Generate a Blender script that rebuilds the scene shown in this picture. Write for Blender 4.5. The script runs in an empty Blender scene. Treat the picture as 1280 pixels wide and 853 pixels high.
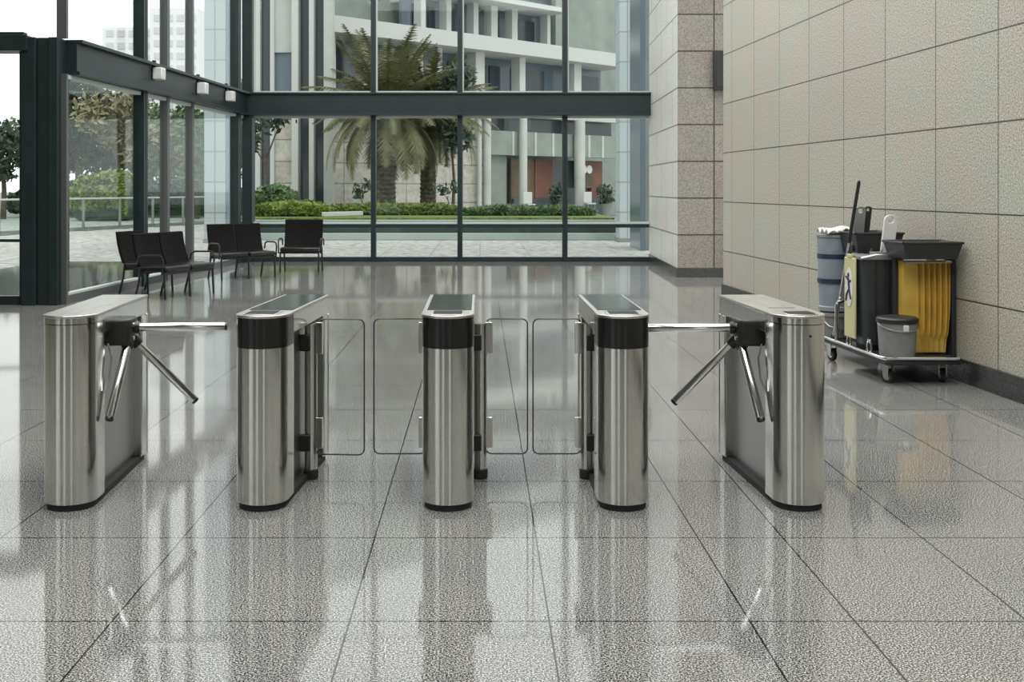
import bpy, bmesh, math, random
from mathutils import Vector, Matrix
random.seed(7)
PI = math.pi
scene = bpy.context.scene
COL = scene.collection
F, CX, HY, H = 1400.0, 600.0, 235.0, 1.607      # focal length in pixels, vanishing point, camera height

def X_at(px, Y): return (px - CX) * Y / F
def Z_at(py, Y): return H - (py - HY) * Y / F

# ------------------------------------------------------------------ materials
def new_mat(name):
    m = bpy.data.materials.new(name); m.use_nodes = True
    nt = m.node_tree; b = nt.nodes['Principled BSDF']
    return m, nt, b

def plain(name, col, rough=0.5, metal=0.0, spec=0.5, noise=0.0, nscale=8.0, coat=0.0):
    m, nt, b = new_mat(name)
    b.inputs['Base Color'].default_value = (*col, 1)
    b.inputs['Roughness'].default_value = rough
    b.inputs['Metallic'].default_value = metal
    b.inputs['Specular IOR Level'].default_value = spec
    b.inputs['Coat Weight'].default_value = coat
    if noise:
        tc = nt.nodes.new('ShaderNodeTexCoord')
        n = nt.nodes.new('ShaderNodeTexNoise'); n.inputs['Scale'].default_value = nscale
        n.inputs['Detail'].default_value = 6
        nt.links.new(tc.outputs['Object'], n.inputs['Vector'])
        r = nt.nodes.new('ShaderNodeValToRGB')
        r.color_ramp.elements[0].position = 0.3; r.color_ramp.elements[1].position = 0.7
        r.color_ramp.elements[0].color = (*[c * (1 - noise) for c in col], 1)
        r.color_ramp.elements[1].color = (*[min(1, c * (1 + noise)) for c in col], 1)
        nt.links.new(n.outputs['Fac'], r.inputs['Fac'])
        nt.links.new(r.outputs['Color'], b.inputs['Base Color'])
    return m

def steel(name, col=(0.68, 0.68, 0.65), rough=0.15, streak=0.07, sc=(90, 90, 1.2)):
    m, nt, b = new_mat(name)
    b.inputs['Metallic'].default_value = 1.0
    tc = nt.nodes.new('ShaderNodeTexCoord'); mp = nt.nodes.new('ShaderNodeMapping')
    mp.inputs['Scale'].default_value = sc
    n = nt.nodes.new('ShaderNodeTexNoise'); n.inputs['Scale'].default_value = 1.0; n.inputs['Detail'].default_value = 4
    nt.links.new(tc.outputs['Object'], mp.inputs['Vector']); nt.links.new(mp.outputs['Vector'], n.inputs['Vector'])
    r = nt.nodes.new('ShaderNodeValToRGB')
    r.color_ramp.elements[0].position = 0.3; r.color_ramp.elements[1].position = 0.7
    r.color_ramp.elements[0].color = (*[c * (1 - streak) for c in col], 1)
    r.color_ramp.elements[1].color = (*[c * (1 + streak) for c in col], 1)
    nt.links.new(n.outputs['Fac'], r.inputs['Fac']); nt.links.new(r.outputs['Color'], b.inputs['Base Color'])
    mr = nt.nodes.new('ShaderNodeMapRange')
    mr.inputs['To Min'].default_value = rough * 0.75; mr.inputs['To Max'].default_value = rough * 1.3
    nt.links.new(n.outputs['Fac'], mr.inputs['Value']); nt.links.new(mr.outputs['Result'], b.inputs['Roughness'])
    return m

def math_node(nt, op, a, b=None):
    n = nt.nodes.new('ShaderNodeMath'); n.operation = op
    for i, v in enumerate((a, b)):
        if v is None: continue
        if isinstance(v, (int, float)): n.inputs[i].default_value = v
        else: nt.links.new(v, n.inputs[i])
    return n.outputs[0]

def glass(name, tint=(0.90, 0.95, 0.93), ior=1.25):
    m, nt, b = new_mat(name)
    nt.nodes.remove(b)
    out = nt.nodes['Material Output']
    tr = nt.nodes.new('ShaderNodeBsdfTransparent'); tr.inputs['Color'].default_value = (*tint, 1)
    gl = nt.nodes.new('ShaderNodeBsdfGlossy'); gl.inputs['Roughness'].default_value = 0.02
    gl.inputs['Color'].default_value = (0.9, 0.95, 0.95, 1)
    ge = nt.nodes.new('ShaderNodeNewGeometry'); dt = nt.nodes.new('ShaderNodeVectorMath'); dt.operation = 'DOT_PRODUCT'
    nt.links.new(ge.outputs['Incoming'], dt.inputs[0]); nt.links.new(ge.outputs['Normal'], dt.inputs[1])
    f0 = ((ior - 1) / (ior + 1)) ** 2
    ca = math_node(nt, 'SUBTRACT', 1.0, math_node(nt, 'ABSOLUTE', dt.outputs['Value']))
    fac = math_node(nt, 'ADD', f0, math_node(nt, 'MULTIPLY', math_node(nt, 'POWER', ca, 5.0), 0.5))
    mx = nt.nodes.new('ShaderNodeMixShader')
    nt.links.new(fac, mx.inputs['Fac'])
    nt.links.new(tr.outputs['BSDF'], mx.inputs[1]); nt.links.new(gl.outputs['BSDF'], mx.inputs[2])
    nt.links.new(mx.outputs['Shader'], out.inputs['Surface'])
    return m

def granite_floor():
    m, nt, b = new_mat('polished_granite')
    tc = nt.nodes.new('ShaderNodeTexCoord')
    sx = nt.nodes.new('ShaderNodeSeparateXYZ'); nt.links.new(tc.outputs['Object'], sx.inputs[0])
    x, y = sx.outputs[0], sx.outputs[1]
    n1 = nt.nodes.new('ShaderNodeTexNoise'); n1.inputs['Scale'].default_value = 150; n1.inputs['Detail'].default_value = 3; n1.inputs['Roughness'].default_value = 0.75
    n2 = nt.nodes.new('ShaderNodeTexNoise'); n2.inputs['Scale'].default_value = 0.9; n2.inputs['Detail'].default_value = 3
    for n in (n1, n2): nt.links.new(tc.outputs['Object'], n.inputs['Vector'])
    r = nt.nodes.new('ShaderNodeValToRGB'); cr = r.color_ramp
    cr.elements[0].position = 0.435; cr.elements[0].color = (0.008, 0.008, 0.008, 1)
    cr.elements[1].position = 0.575; cr.elements[1].color = (0.66, 0.66, 0.64, 1)
    e = cr.elements.new(0.5); e.color = (0.13, 0.13, 0.128, 1)
    nt.links.new(n1.outputs['Fac'], r.inputs['Fac'])
    # joints between slabs
    my = math_node(nt, 'ABSOLUTE', math_node(nt, 'SUBTRACT', math_node(nt, 'FRACT', math_node(nt, 'ADD', math_node(nt, 'DIVIDE', math_node(nt, 'SUBTRACT', y, 4.15), 0.99), 20.5)), 0.5))
    jy = math_node(nt, 'LESS_THAN', my, 0.0045)
    d = None
    for xi in (-5.4, -4.6, -3.8, -3.0, -2.2, -1.364, -0.483, 0.257, 1.0, 1.39, 2.03, 2.8, 3.5):
        t = math_node(nt, 'ABSOLUTE', math_node(nt, 'SUBTRACT', x, xi))
        d = t if d is None else math_node(nt, 'MINIMUM', d, t)
    jx = math_node(nt, 'LESS_THAN', d, 0.0035)
    j = math_node(nt, 'MAXIMUM', jx, jy)
    mv = nt.nodes.new('ShaderNodeMix'); mv.data_type = 'RGBA'; mv.blend_type = 'MULTIPLY'; mv.inputs['Factor'].default_value = 0.5
    r2 = nt.nodes.new('ShaderNodeValToRGB'); r2.color_ramp.elements[0].position = 0.3; r2.color_ramp.elements[1].position = 0.7
    r2.color_ramp.elements[0].color = (0.75, 0.75, 0.78, 1); r2.color_ramp.elements[1].color = (1.1, 1.08, 1.0, 1)
    nt.links.new(n2.outputs['Fac'], r2.inputs['Fac'])
    nt.links.new(r.outputs['Color'], mv.inputs['A']); nt.links.new(r2.outputs['Color'], mv.inputs['B'])
    mj = nt.nodes.new('ShaderNodeMix'); mj.data_type = 'RGBA'
    nt.links.new(j, mj.inputs['Factor']); nt.links.new(mv.outputs['Result'], mj.inputs['A'])
    mj.inputs['B'].default_value = (0.012, 0.012, 0.012, 1)
    nt.links.new(mj.outputs['Result'], b.inputs['Base Color'])
    b.inputs['Roughness'].default_value = 0.06
    b.inputs['IOR'].default_value = 1.75
    return m

def stone(name, c1, c2, c3, tile_w, tile_h, z0, joint=0.010, off=0.5, rough=0.35, axis='y', fine=55, gr=.5):
    """cladding of large slabs: joints from Object coordinates, tone varies per slab and in fine grain"""
    m, nt, b = new_mat(name)
    tc = nt.nodes.new('ShaderNodeTexCoord')
    sx = nt.nodes.new('ShaderNodeSeparateXYZ'); nt.links.new(tc.outputs['Object'], sx.inputs[0])
    cb = nt.nodes.new('ShaderNodeCombineXYZ')
    nt.links.new(sx.outputs[{'x': 0, 'y': 1}[axis]], cb.inputs[0])
    nt.links.new(math_node(nt, 'SUBTRACT', sx.outputs[2], z0), cb.inputs[1])
    bk = nt.nodes.new('ShaderNodeTexBrick')
    nt.links.new(cb.outputs[0], bk.inputs['Vector'])
    bk.offset = off; bk.inputs['Scale'].default_value = 1.0
    bk.inputs['Brick Width'].default_value = tile_w; bk.inputs['Row Height'].default_value = tile_h
    bk.inputs['Mortar Size'].default_value = joint; bk.inputs['Mortar Smooth'].default_value = 0.0
    bk.inputs['Color1'].default_value = (*c1, 1); bk.inputs['Color2'].default_value = (*c2, 1)
    bk.inputs['Mortar'].default_value = (*c3, 1)
    n = nt.nodes.new('ShaderNodeTexNoise'); n.inputs['Scale'].default_value = fine; n.inputs['Detail'].default_value = 5; n.inputs['Roughness'].default_value = 0.7
    n3 = nt.nodes.new('ShaderNodeTexNoise'); n3.inputs['Scale'].default_value = 1.6; n3.inputs['Detail'].default_value = 4
    nt.links.new(tc.outputs['Object'], n.inputs['Vector']); nt.links.new(tc.outputs['Object'], n3.inputs['Vector'])
    r = nt.nodes.new('ShaderNodeValToRGB')
    r.color_ramp.elements[0].position = 0.36; r.color_ramp.elements[1].position = 0.64
    r.color_ramp.elements[0].color = (1 - gr, 1 - gr, 1 - gr, 1); r.color_ramp.elements[1].color = (1 + gr * .6, 1 + gr * .6, 1 + gr * .6, 1)
    nt.links.new(n.outputs['Fac'], r.inputs['Fac'])
    r3 = nt.nodes.new('ShaderNodeValToRGB')
    r3.color_ramp.elements[0].position = 0.35; r3.color_ramp.elements[1].position = 0.65
    r3.color_ramp.elements[0].color = (1.05, 0.98, 0.95, 1); r3.color_ramp.elements[1].color = (0.97, 1.02, 0.98, 1)
    nt.links.new(n3.outputs['Fac'], r3.inputs['Fac'])
    m1 = nt.nodes.new('ShaderNodeMix'); m1.data_type = 'RGBA'; m1.blend_type = 'MULTIPLY'; m1.inputs['Factor'].default_value = 1
    m2 = nt.nodes.new('ShaderNodeMix'); m2.data_type = 'RGBA'; m2.blend_type = 'MULTIPLY'; m2.inputs['Factor'].default_value = 1
    nt.links.new(bk.outputs['Color'], m1.inputs['A']); nt.links.new(r.outputs['Color'], m1.inputs['B'])
    nt.links.new(m1.outputs['Result'], m2.inputs['A']); nt.links.new(r3.outputs['Color'], m2.inputs['B'])
    nt.links.new(m2.outputs['Result'], b.inputs['Base Color'])
    b.inputs['Roughness'].default_value = rough
    return m

M = {}
M['floor'] = granite_floor()
M['wall_stone'] = stone('beige_stone', (0.52, 0.505, 0.445), (0.50, 0.465, 0.42), (0.05, 0.047, 0.042), 1.05, 0.72, 0.68, joint=0.006, off=0.0, fine=70, gr=.72)
M['pier_stone_side'] = stone('pier_stone_side', (0.82, 0.82, 0.81), (0.78, 0.78, 0.77), (0.22, 0.22, 0.21), 1.6, 0.66, 0.764, axis='y', joint=0.012)  # pier's window-side face: daylight falling on it is put into the paler colour
M['dark_stone'] = plain('dark_stone', (0.035, 0.035, 0.035), 0.25, noise=0.6, nscale=60)
M['steel'] = steel('brushed_steel')
M['steel_top'] = steel('brushed_steel_top', (0.62, 0.61, 0.58), 0.30, sc=(120, 2, 120))
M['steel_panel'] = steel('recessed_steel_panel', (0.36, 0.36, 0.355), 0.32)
M['chrome'] = steel('chrome_tube', (0.72, 0.72, 0.72), 0.12, 0.04)
M['black_gloss'] = plain('black_gloss_plastic', (0.014, 0.014, 0.014), 0.22)
M['black'] = plain('black_plastic', (0.018, 0.018, 0.018), 0.45)
M['rubber'] = plain('black_rubber', (0.02, 0.02, 0.02), 0.75)
M['screen'] = plain('dark_display_glass', (0.006, 0.006, 0.006), 0.35, spec=.15)
M['lid_glass'] = plain('smoked_lid_glass', (0.07, 0.085, 0.083), 0.12)
M['gate_glass'] = glass('gate_glass', (0.97, 0.985, 0.98), 1.18)
M['pane'] = glass('window_glass', (0.955, 0.98, 0.97), 1.22)
M['glass_edge'] = plain('dark_glass_edge', (0.03, 0.045, 0.042), 0.2)
M['frame'] = plain('dark_green_steel', (0.008, 0.020, 0.021), 0.42, noise=0.25, nscale=3)
M['frame_grey'] = plain('grey_aluminium', (0.11, 0.115, 0.115), 0.4, metal=0.3)
M['pale_frame'] = plain('pale_sash', (0.52, 0.57, 0.55), 0.45)
M['ceiling'] = plain('ceiling_paint', (0.55, 0.55, 0.53), 0.9)
M['plaster'] = plain('rear_plaster', (0.13, 0.13, 0.095), 0.8)
M['leather'] = plain('black_leather', (0.006, 0.0055, 0.0055), 0.55, spec=.1, noise=0.3, nscale=12)
M['leather_seat'] = plain('black_leather_seat', (0.010, 0.009, 0.009), 0.3, noise=0.3, nscale=12)
M['chair_metal'] = plain('dark_chair_metal', (0.012, 0.012, 0.012), 0.35)
M['white_box'] = plain('white_lamp_housing', (0.68, 0.68, 0.66), 0.5)

# ------------------------------------------------------------------ mesh helpers
class MB:
    def __init__(self): self.v = []; self.f = []; self.mi = []
    def add(self, verts, faces, mi=0):
        o = len(self.v); self.v += [tuple(v) for v in verts]
        for f in faces: self.f.append([i + o for i in f]); self.mi.append(mi)
    def box(self, x0, x1, y0, y1, z0, z1, mi=0, mat=None):
        vs = [Vector((x, y, z)) for z in (z0, z1) for y in (y0, y1) for x in (x0, x1)]
        if mat is not None: vs = [mat @ v for v in vs]
        self.add(vs, [(0, 2, 3, 1), (4, 5, 7, 6), (0, 1, 5, 4), (2, 6, 7, 3), (0, 4, 6, 2), (1, 3, 7, 5)], mi)
        return self
    def prism(self, pts, z0, z1, mi=0, top_scale=None):
        n = len(pts)
        a = [(p[0], p[1], z0) for p in pts]; b = [(p[0], p[1], z1) for p in pts]
        self.add(a + b, [list(range(n))[::-1], list(range(n, 2 * n))] + [(i, (i + 1) % n, n + (i + 1) % n, n + i) for i in range(n)], mi)
        return self
    def prism_xz(self, pts, y0, y1, mi=0):
        n = len(pts)
        a = [(p[0], y0, p[1]) for p in pts]; b = [(p[0], y1, p[1]) for p in pts]
        self.add(a + b, [list(range(n)), list(range(n, 2 * n))[::-1]] + [(i, n + i, n + (i + 1) % n, (i + 1) % n) for i in range(n)], mi)
        return self
    def tube(self, pts, r, seg=10, mi=0, caps=True):
        pts = [Vector(p) for p in pts]; n = len(pts)
        rs = r if isinstance(r, (list, tuple)) else [r] * n
        rings = []; prev = None
        for i, p in enumerate(pts):
            t = (pts[min(i + 1, n - 1)] - pts[max(i - 1, 0)]).normalized()
            if prev is None:
                up = Vector((0, 0, 1)) if abs(t.z) < 0.9 else Vector((1, 0, 0))
                u = t.cross(up).normalized()
            else:
                u = (prev - t * prev.dot(t)).normalized()
            prev = u; w = t.cross(u)
            rings.append([p + (u * math.cos(2 * PI * k / seg) + w * math.sin(2 * PI * k / seg)) * rs[i] for k in range(seg)])
        vs = [v for rg in rings for v in rg]; fs = []
        for i in range(n - 1):
            for k in range(seg):
                a = i * seg + k; b = i * seg + (k + 1) % seg
                fs.append((a, b, b + seg, a + seg))
        if caps:
            fs.append(list(range(seg))[::-1]); fs.append(list(range((n - 1) * seg, n * seg)))
        self.add(vs, fs, mi); return self
    def lathe(self, prof, c=(0, 0), seg=28, mi=0):
        vs = []; fs = []; n = len(prof)
        for r, z in prof:
            for k in range(seg):
                a = 2 * PI * k / seg; vs.append((c[0] + r * math.cos(a), c[1] + r * math.sin(a), z))
        for i in range(n - 1):
            for k in range(seg):
                a = i * seg + k; b = i * seg + (k + 1) % seg
                fs.append((a, b, b + seg, a + seg))
        if prof[0][0] > 1e-5: fs.append(list(range(seg))[::-1])
        if prof[-1][0] > 1e-5: fs.append(list(range((n - 1) * seg, n * seg)))
        self.add(vs, fs, mi); return self
    def build(self, name, mats, parent=None, bevel=0.0, smooth=True, seg=2, angle=35, loc=None, rotz=0.0):
        me = bpy.data.meshes.new(name); me.from_pydata(self.v, [], self.f)
        if not isinstance(mats, (list, tuple)): mats = [mats]
        for m in mats: me.materials.append(m)
        for p, i in zip(me.polygons, self.mi): p.material_index = i; p.use_smooth = smooth
        bm = bmesh.new(); bm.from_mesh(me); bmesh.ops.remove_doubles(bm, verts=bm.verts, dist=1e-6)
        bmesh.ops.recalc_face_normals(bm, faces=bm.faces); bm.to_mesh(me); bm.free()
        if smooth: me.set_sharp_from_angle(angle=math.radians(angle))
        me.update()
        o = bpy.data.objects.new(name, me); COL.objects.link(o)
        if parent: o.parent = parent
        if loc: o.location = loc
        o.rotation_euler.z = rotz
        if bevel:
            b = o.modifiers.new('Bevel', 'BEVEL'); b.width = bevel; b.segments = seg; b.limit_method = 'ANGLE'; b.angle_limit = math.radians(40)
            b.harden_normals = False
        return o

def tag(o, label, cat, group=None, kind=None):
    o['label'] = label; o['category'] = cat
    if group: o['group'] = group
    if kind: o['kind'] = kind
    return o
def thing(name, label, cat, loc=(0, 0, 0), rotz=0.0, group=None):
    o = bpy.data.objects.new(name, None); o.empty_display_size = 0.2; COL.objects.link(o)
    o.location = loc; o.rotation_euler.z = rotz
    return tag(o, label, cat, group)
def struct(o): o['kind'] = 'structure'; return o
def dup(root, loc, rotz, label, cat=None):
    r = root.copy(); COL.objects.link(r); r.location = loc; r.rotation_euler.z = rotz; r['label'] = label
    for ch in list(root.children):
        c = ch.copy(); COL.objects.link(c); c.parent = r
        for g in ch.children:
            d = g.copy(); COL.objects.link(d); d.parent = c
    return r
def rrect(x0, x1, z0, z1, r, seg=5):
    pts = []
    for cx, cz, a0 in ((x1 - r, z0 + r, -90), (x1 - r, z1 - r, 0), (x0 + r, z1 - r, 90), (x0 + r, z0 + r, 180)):
        for k in range(seg + 1):
            a = math.radians(a0 + 90 * k / seg); pts.append((cx + r * math.cos(a), cz + r * math.sin(a)))
    return pts

# ================================================================== SETTING
YB = 24.45                                   # glazed back wall
XL, XR = X_at(305, YB), X_at(812, YB)
CEIL = 9.6
# right wall: from (x,y) = (3.585,16.5) towards the camera, slightly splayed
RW0 = Vector((3.585, 16.5)); RW1 = Vector((4.063, 8.27))
rdir = (RW1 - RW0).normalized()
def rw_x(Y): return RW0.x + (Y - RW0.y) * rdir.x / rdir.y
fl = MB().box(-9.5, 6.2, -7.0, YB + 0.05, -0.12, 0.0).build('floor', M['floor'], smooth=False); struct(fl)
cl = MB().box(-9.5, 6.2, -7.0, YB + 0.3, CEIL, CEIL + 0.2).build('ceiling', M['ceiling'], smooth=False); struct(cl)
# right wall as an object whose local y runs along the wall
ang = math.atan2(-rdir.x, rdir.y) + PI
L = (Vector((rw_x(-7.0), -7.0)) - RW0).length
rot = math.atan2(-(RW0 - Vector((rw_x(-7), -7))).x, (RW0 - Vector((rw_x(-7), -7))).y)
near = (rw_x(-7.0), -7.0, 0)
wr = MB().box(0, 0.35, 0, L, 0, CEIL).build('wall_right', M['wall_stone'], smooth=False, loc=near, rotz=rot); struct(wr)
br = MB().box(-0.03, 0, 0, L, 0, 0.19).build('baseboard_right', M['dark_stone'], smooth=False, loc=near, rotz=rot); struct(br)
# stone pier beside the glazing
YP = 20.1; XP = X_at(847, YP)
pa = Vector((XR, YB)); pb = Vector((XP, YP))
M['pier_stone'] = stone('pier_stone', (0.27, 0.25, 0.22), (0.22, 0.205, 0.185), (0.03, 0.03, 0.03), 0.70, 0.66, 0.764, axis='x', joint=0.012, off=0.0)  # pier's front face: same stone, its backlit shade put into the darker colour
pm = MB()
pm.prism([(XR, YB + .05), (XP, YP), (6.2, YP), (6.2, YB + .05)], 0, CEIL)
wp = pm.build('wall_pier', [M['pier_stone'], M['pier_stone_side']], smooth=False); struct(wp)
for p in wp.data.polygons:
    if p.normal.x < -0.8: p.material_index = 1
bb = MB().prism([(XR - .03, YB - .05), (XP - .03, YP - .03), (6.15, YP - .03), (6.15, YP - .001), (XP - .002, YP - .001), (XR - .002, YB - .05)], 0, 0.17)
struct(bb.build('baseboard_pier', M['dark_stone'], smooth=False))
# rear of the lobby, behind the camera, and the far left side
rm = MB()
xs = [-9.5, -5.6, -3.9, 1.4, 2.6, 6.2]
for i in range(0, len(xs) - 1, 2): rm.box(xs[i], xs[i + 1], -7.2, -7.0, 0, CEIL)
for i in range(1, len(xs) - 1, 2):
    rm.box(xs[i], xs[i + 1], -7.2, -7.0, 5.2, CEIL); rm.box(xs[i], xs[i + 1], -7.2, -7.0, 0, 0.3)
struct(rm.build('wall_rear', M['plaster'], smooth=False))
k = 10
for i in range(1, len(xs) - 1, 2):
    w = MB().box(xs[i], xs[i] + .06, -7.16, -7.06, .3, 5.2).box(xs[i + 1] - .06, xs[i + 1], -7.16, -7.06, .3, 5.2).box(xs[i], xs[i + 1], -7.16, -7.06, 2.6, 2.7).build('window_%d' % k, M['frame'], smooth=False); struct(w)
    struct(MB().box(xs[i] + .06, xs[i + 1] - .06, -7.12, -7.11, .3, 5.2).build('glass', M['pane'], w, smooth=False)); k += 1
lwm = MB()
ys = [-7.0, -6.2, -3.9, -3.4, -0.9, 15.6]
for i in range(0, len(ys) - 1, 2): lwm.box(-9.7, -9.5, ys[i], ys[i + 1], 0, CEIL)
for i in range(1, len(ys) - 1, 2):
    lwm.box(-9.7, -9.5, ys[i], ys[i + 1], 7.0, CEIL); lwm.box(-9.7, -9.5, ys[i], ys[i + 1], 0, .3)
struct(lwm.build('wall_left', M['plaster'], smooth=False))
for i in range(1, len(ys) - 1, 2):
    w = MB().box(-9.66, -9.56, ys[i], ys[i] + .06, .3, 7).box(-9.66, -9.56, ys[i + 1] - .06, ys[i + 1], .3, 7).box(-9.66, -9.56, ys[i] + .06, ys[i + 1] - .06, 3.0, 3.1).build('window_%d' % (70 + i), M['frame'], smooth=False); struct(w)
    struct(MB().box(-9.615, -9.605, ys[i] + .06, ys[i + 1] - .06, .3, 7).build('glass', M['pane'], w, smooth=False))

ZB0, ZB1 = 3.18, 3.67
# back glazing: bays between mullions
mull = [X_at(467, YB), X_at(575, YB), X_at(706, YB)]
edges = [XL + 0.22] + mull + [XR - 0.02]
hw = 0.055
wn = 1
for i in range(4):
    a, b = edges[i], edges[i + 1]
    a2 = a + (hw if i else 0); b2 = b - (hw if i < 3 else 0)
    for (z0, z1) in ((0.0, ZB0), (ZB1, CEIL)):
        w = MB()
        if i: w.box(a, a + hw, YB - .09, YB + .09, z0, z1)
        if i < 3: w.box(b - hw, b, YB - .09, YB + .09, z0, z1)
        if z0 == 0.0:
            w.box(a2, b2, YB - .06, YB + .06, 0.0, 0.10)
            w.box(a2, b2, YB - .06, YB + .06, 0.74, 0.82)
        o = w.build('window_%d' % wn, M['frame'], smooth=False, bevel=0.006); struct(o); wn += 1
        s = MB()
        if z0 == 0.0:
            s.box(a2, b2, YB - .05, YB + .05, 0.82, 0.87); s.box(a2, b2, YB - .03, YB + .05, ZB0 - .05, ZB0)
        else:
            s.box(a2, b2, YB - .04, YB + .05, ZB1, ZB1 + .05)
            s.box(a2, a2 + .03, YB - .04, YB + .05, ZB1 + .05, CEIL)
        s.build('sash', M['pale_frame'], o, smooth=False)
        g = MB().box(a2, b2, YB - .006, YB + .006, z0 + (.10 if z0 == 0 else 0), z1).build('glass', M['pane'], o, smooth=False)
# beams
tb = MB().box(XL - .05, XR, YB - .25, YB + .12, ZB0 + .04, ZB1 - .04).box(XL - .05, XR, YB - .30, YB + .14, ZB1 - .04, ZB1).box(XL - .05, XR, YB - .30, YB + .14, ZB0, ZB0 + .04)
struct(tb.build('trim_1', M['frame'], smooth=False, bevel=0.005))
# left glazed wall
LA = Vector((-5.77, 15.3)); LB = Vector((XL, YB)); ld = (LB - LA); LL = ld.length; ld.normalize()
lrot = math.atan2(-ld.x, ld.y)
def lw_s(px):
    kx = (px - CX) / F
    return (LA.x - kx * LA.y) / (kx * ld.y - ld.x)
lm = MB().box(-.12, .14, 0.3, LL, ZB0 + .04, ZB1 - .04).box(-.14, .22, 0.3, LL, ZB1 - .05, ZB1).box(-.14, .18, 0.3, LL, ZB0, ZB0 + .05)
struct(lm.build('trim_2', M['frame'], smooth=False, bevel=0.005, loc=(LA.x, LA.y, 0), rotz=lrot))
ls = [0.15, lw_s(175), lw_s(206), lw_s(237), lw_s(294), LL]
lh = [0.03, 0.09, 0.06, 0.05, 0.10, 0.0]
for i in range(5):
    a, b = ls[i] + lh[i], ls[i + 1] - lh[i + 1]
    for (z0, z1) in ((0.0, ZB0), (ZB1, CEIL)):
        if z1 == CEIL and i in (2, 3): pass
        w = MB()
        mid = lh[i] and not (z1 == CEIL and i == 3)
        if lh[i]:
            if i in (1, 4):
                w.box(-.08, .10, a - 2 * lh[i], a - 1.15 * lh[i], z0, z1); w.box(-.08, .10, a - .85 * lh[i], a, z0, z1); w.box(-.05, .05, a - 1.2 * lh[i], a - .8 * lh[i], z0, z1)
            else: w.box(-.07, .07, a - 2 * lh[i], a, z0, z1)
        if z0 == 0.0: w.box(-.06, .06, a, b, 0, .12)
        if not w.v: w.box(-.04, .04, a, b, z1 - .05, z1)
        o = w.build('window_%d' % (20 + wn), M['frame'] if i in (1, 4) else M['frame_grey'], smooth=False, loc=(LA.x, LA.y, 0), rotz=lrot); struct(o); wn += 1
        if z0 == 0.0:
            MB().box(-.05, .05, a, b, ZB0 - .06, ZB0 - .005).box(-.05, .05, a, b, .12, .15).build('sash', M['pale_frame'], o, smooth=False)
        MB().box(-.006, .006, a, b, z0 + (.12 if z0 == 0 else 0), z1).build('glass', M['pane'], o, smooth=False)
# big steel column where the glazing turns, corner column, wing of glazing to the left
cx0 = X_at(26, 15.3); cx1 = LA.x + 0.0
hc = MB().box(cx0, cx0 + .2, 15.3, 15.75, 0, ZB1 + .0).box(cx0 + .2, cx1 - .13, 15.36, 15.70, 0, ZB1).box(cx1 - .13, cx1, 15.3, 15.75, 0, ZB1)
struct(hc.build('trim_3', M['frame'], smooth=False, bevel=0.01))
kc = MB().box(XL, XL + .22, YB - .22, YB + .12, 0, CEIL)
struct(kc.build('trim_4', M['frame'], smooth=False, bevel=0.01))
wb = MB().box(-9.5, cx0 + .1, 15.25, 15.65, ZB0 + .3, ZB1 + .02)
struct(wb.build('trim_5', M['frame'], smooth=False, bevel=0.005))
for i, (a, b) in enumerate(((-9.5, -7.9), (-7.9, cx0))):
    w = MB().box(a, a + .06, 15.4, 15.5, 0, ZB0 + .3).box(b - .06, b, 15.4, 15.5, 0, ZB0 + .3).box(a + .06, b - .06, 15.38, 15.52, 0, .12).box(a + .06, b - .06, 15.42, 15.48, .86, .9)
    o = w.build('window_%d' % (60 + 2 * i), M['frame'], smooth=False); struct(o)
    MB().box(a + .06, b - .06, 15.445, 15.455, .12, ZB0 + .3).build('glass', M['pane'], o, smooth=False)
w = MB().box(-9.5, cx0, 15.38, 15.52, ZB1, ZB1 + .08)
o = w.build('window_67', M['frame'], smooth=False); struct(o)
MB().box(-9.5, cx1, 15.445, 15.455, ZB1 + .08, CEIL).build('glass', M['pane'], o, smooth=False)

# ================================================================== TURNSTILES
R = 0.13; LEN = 0.99
def stadium(r, y1, seg=24, inset=0.0):
    pts = [((r - inset) * math.cos(PI + PI * k / seg), (r - inset) * math.sin(PI + PI * k / seg)) for k in range(seg + 1)]
    return pts + [(r - inset, y1), (-(r - inset), y1)]

def pedestal(t, gate):
    MB().prism(stadium(R, .965, inset=.012), 0, .034).build('plinth', M['rubber'], t)
    ztop = .808 if gate else .925
    MB().prism(stadium(R, .115), .034, ztop).build('front_column', M['steel'], t, angle=30)
    if gate:
        MB().prism(stadium(R + .001, .112), ztop, .958).build('dark_band', M['black_gloss'], t, angle=30)
    else:
        c = MB().prism(stadium(R + .002, .115), ztop + .004, .958).build('cap_band', M['steel'], t, angle=30)
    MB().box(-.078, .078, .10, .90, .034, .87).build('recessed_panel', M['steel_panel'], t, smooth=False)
    rp = MB().box(-R, R, .875, LEN, .034, .862)
    rp.box(-R - .004, R + .004, LEN - .012, LEN + .004, .034, .862)
    rp.build('rear_post', M['steel'], t, bevel=.008)
    f = MB().box(-R, R, .118, LEN, .862, .958)
    f.build('fascia', M['steel'], t, bevel=.003)
    lid = MB().prism(stadium(R + .004, LEN + .004), .958, .972)
    lid.build('lid', M['steel_top'], t, bevel=.003, angle=30)
    if gate:
        MB().box(-R + .018, R - .012, .145, LEN - .02, .9722, .9755).build('lid_glass', M['lid_glass'], t, bevel=.001)
    return t

def reader(t, x0, x1, y0, y1):
    r = MB().box(x0 - .012, x1 + .012, y0 - .010, y1 + .012, .972, .9765).build('card_reader', M['steel_top'], t, bevel=.002)
    MB().box(x0, x1, y0, y1, .9765, .980).build('display', M['screen'], r, bevel=.001)

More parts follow.
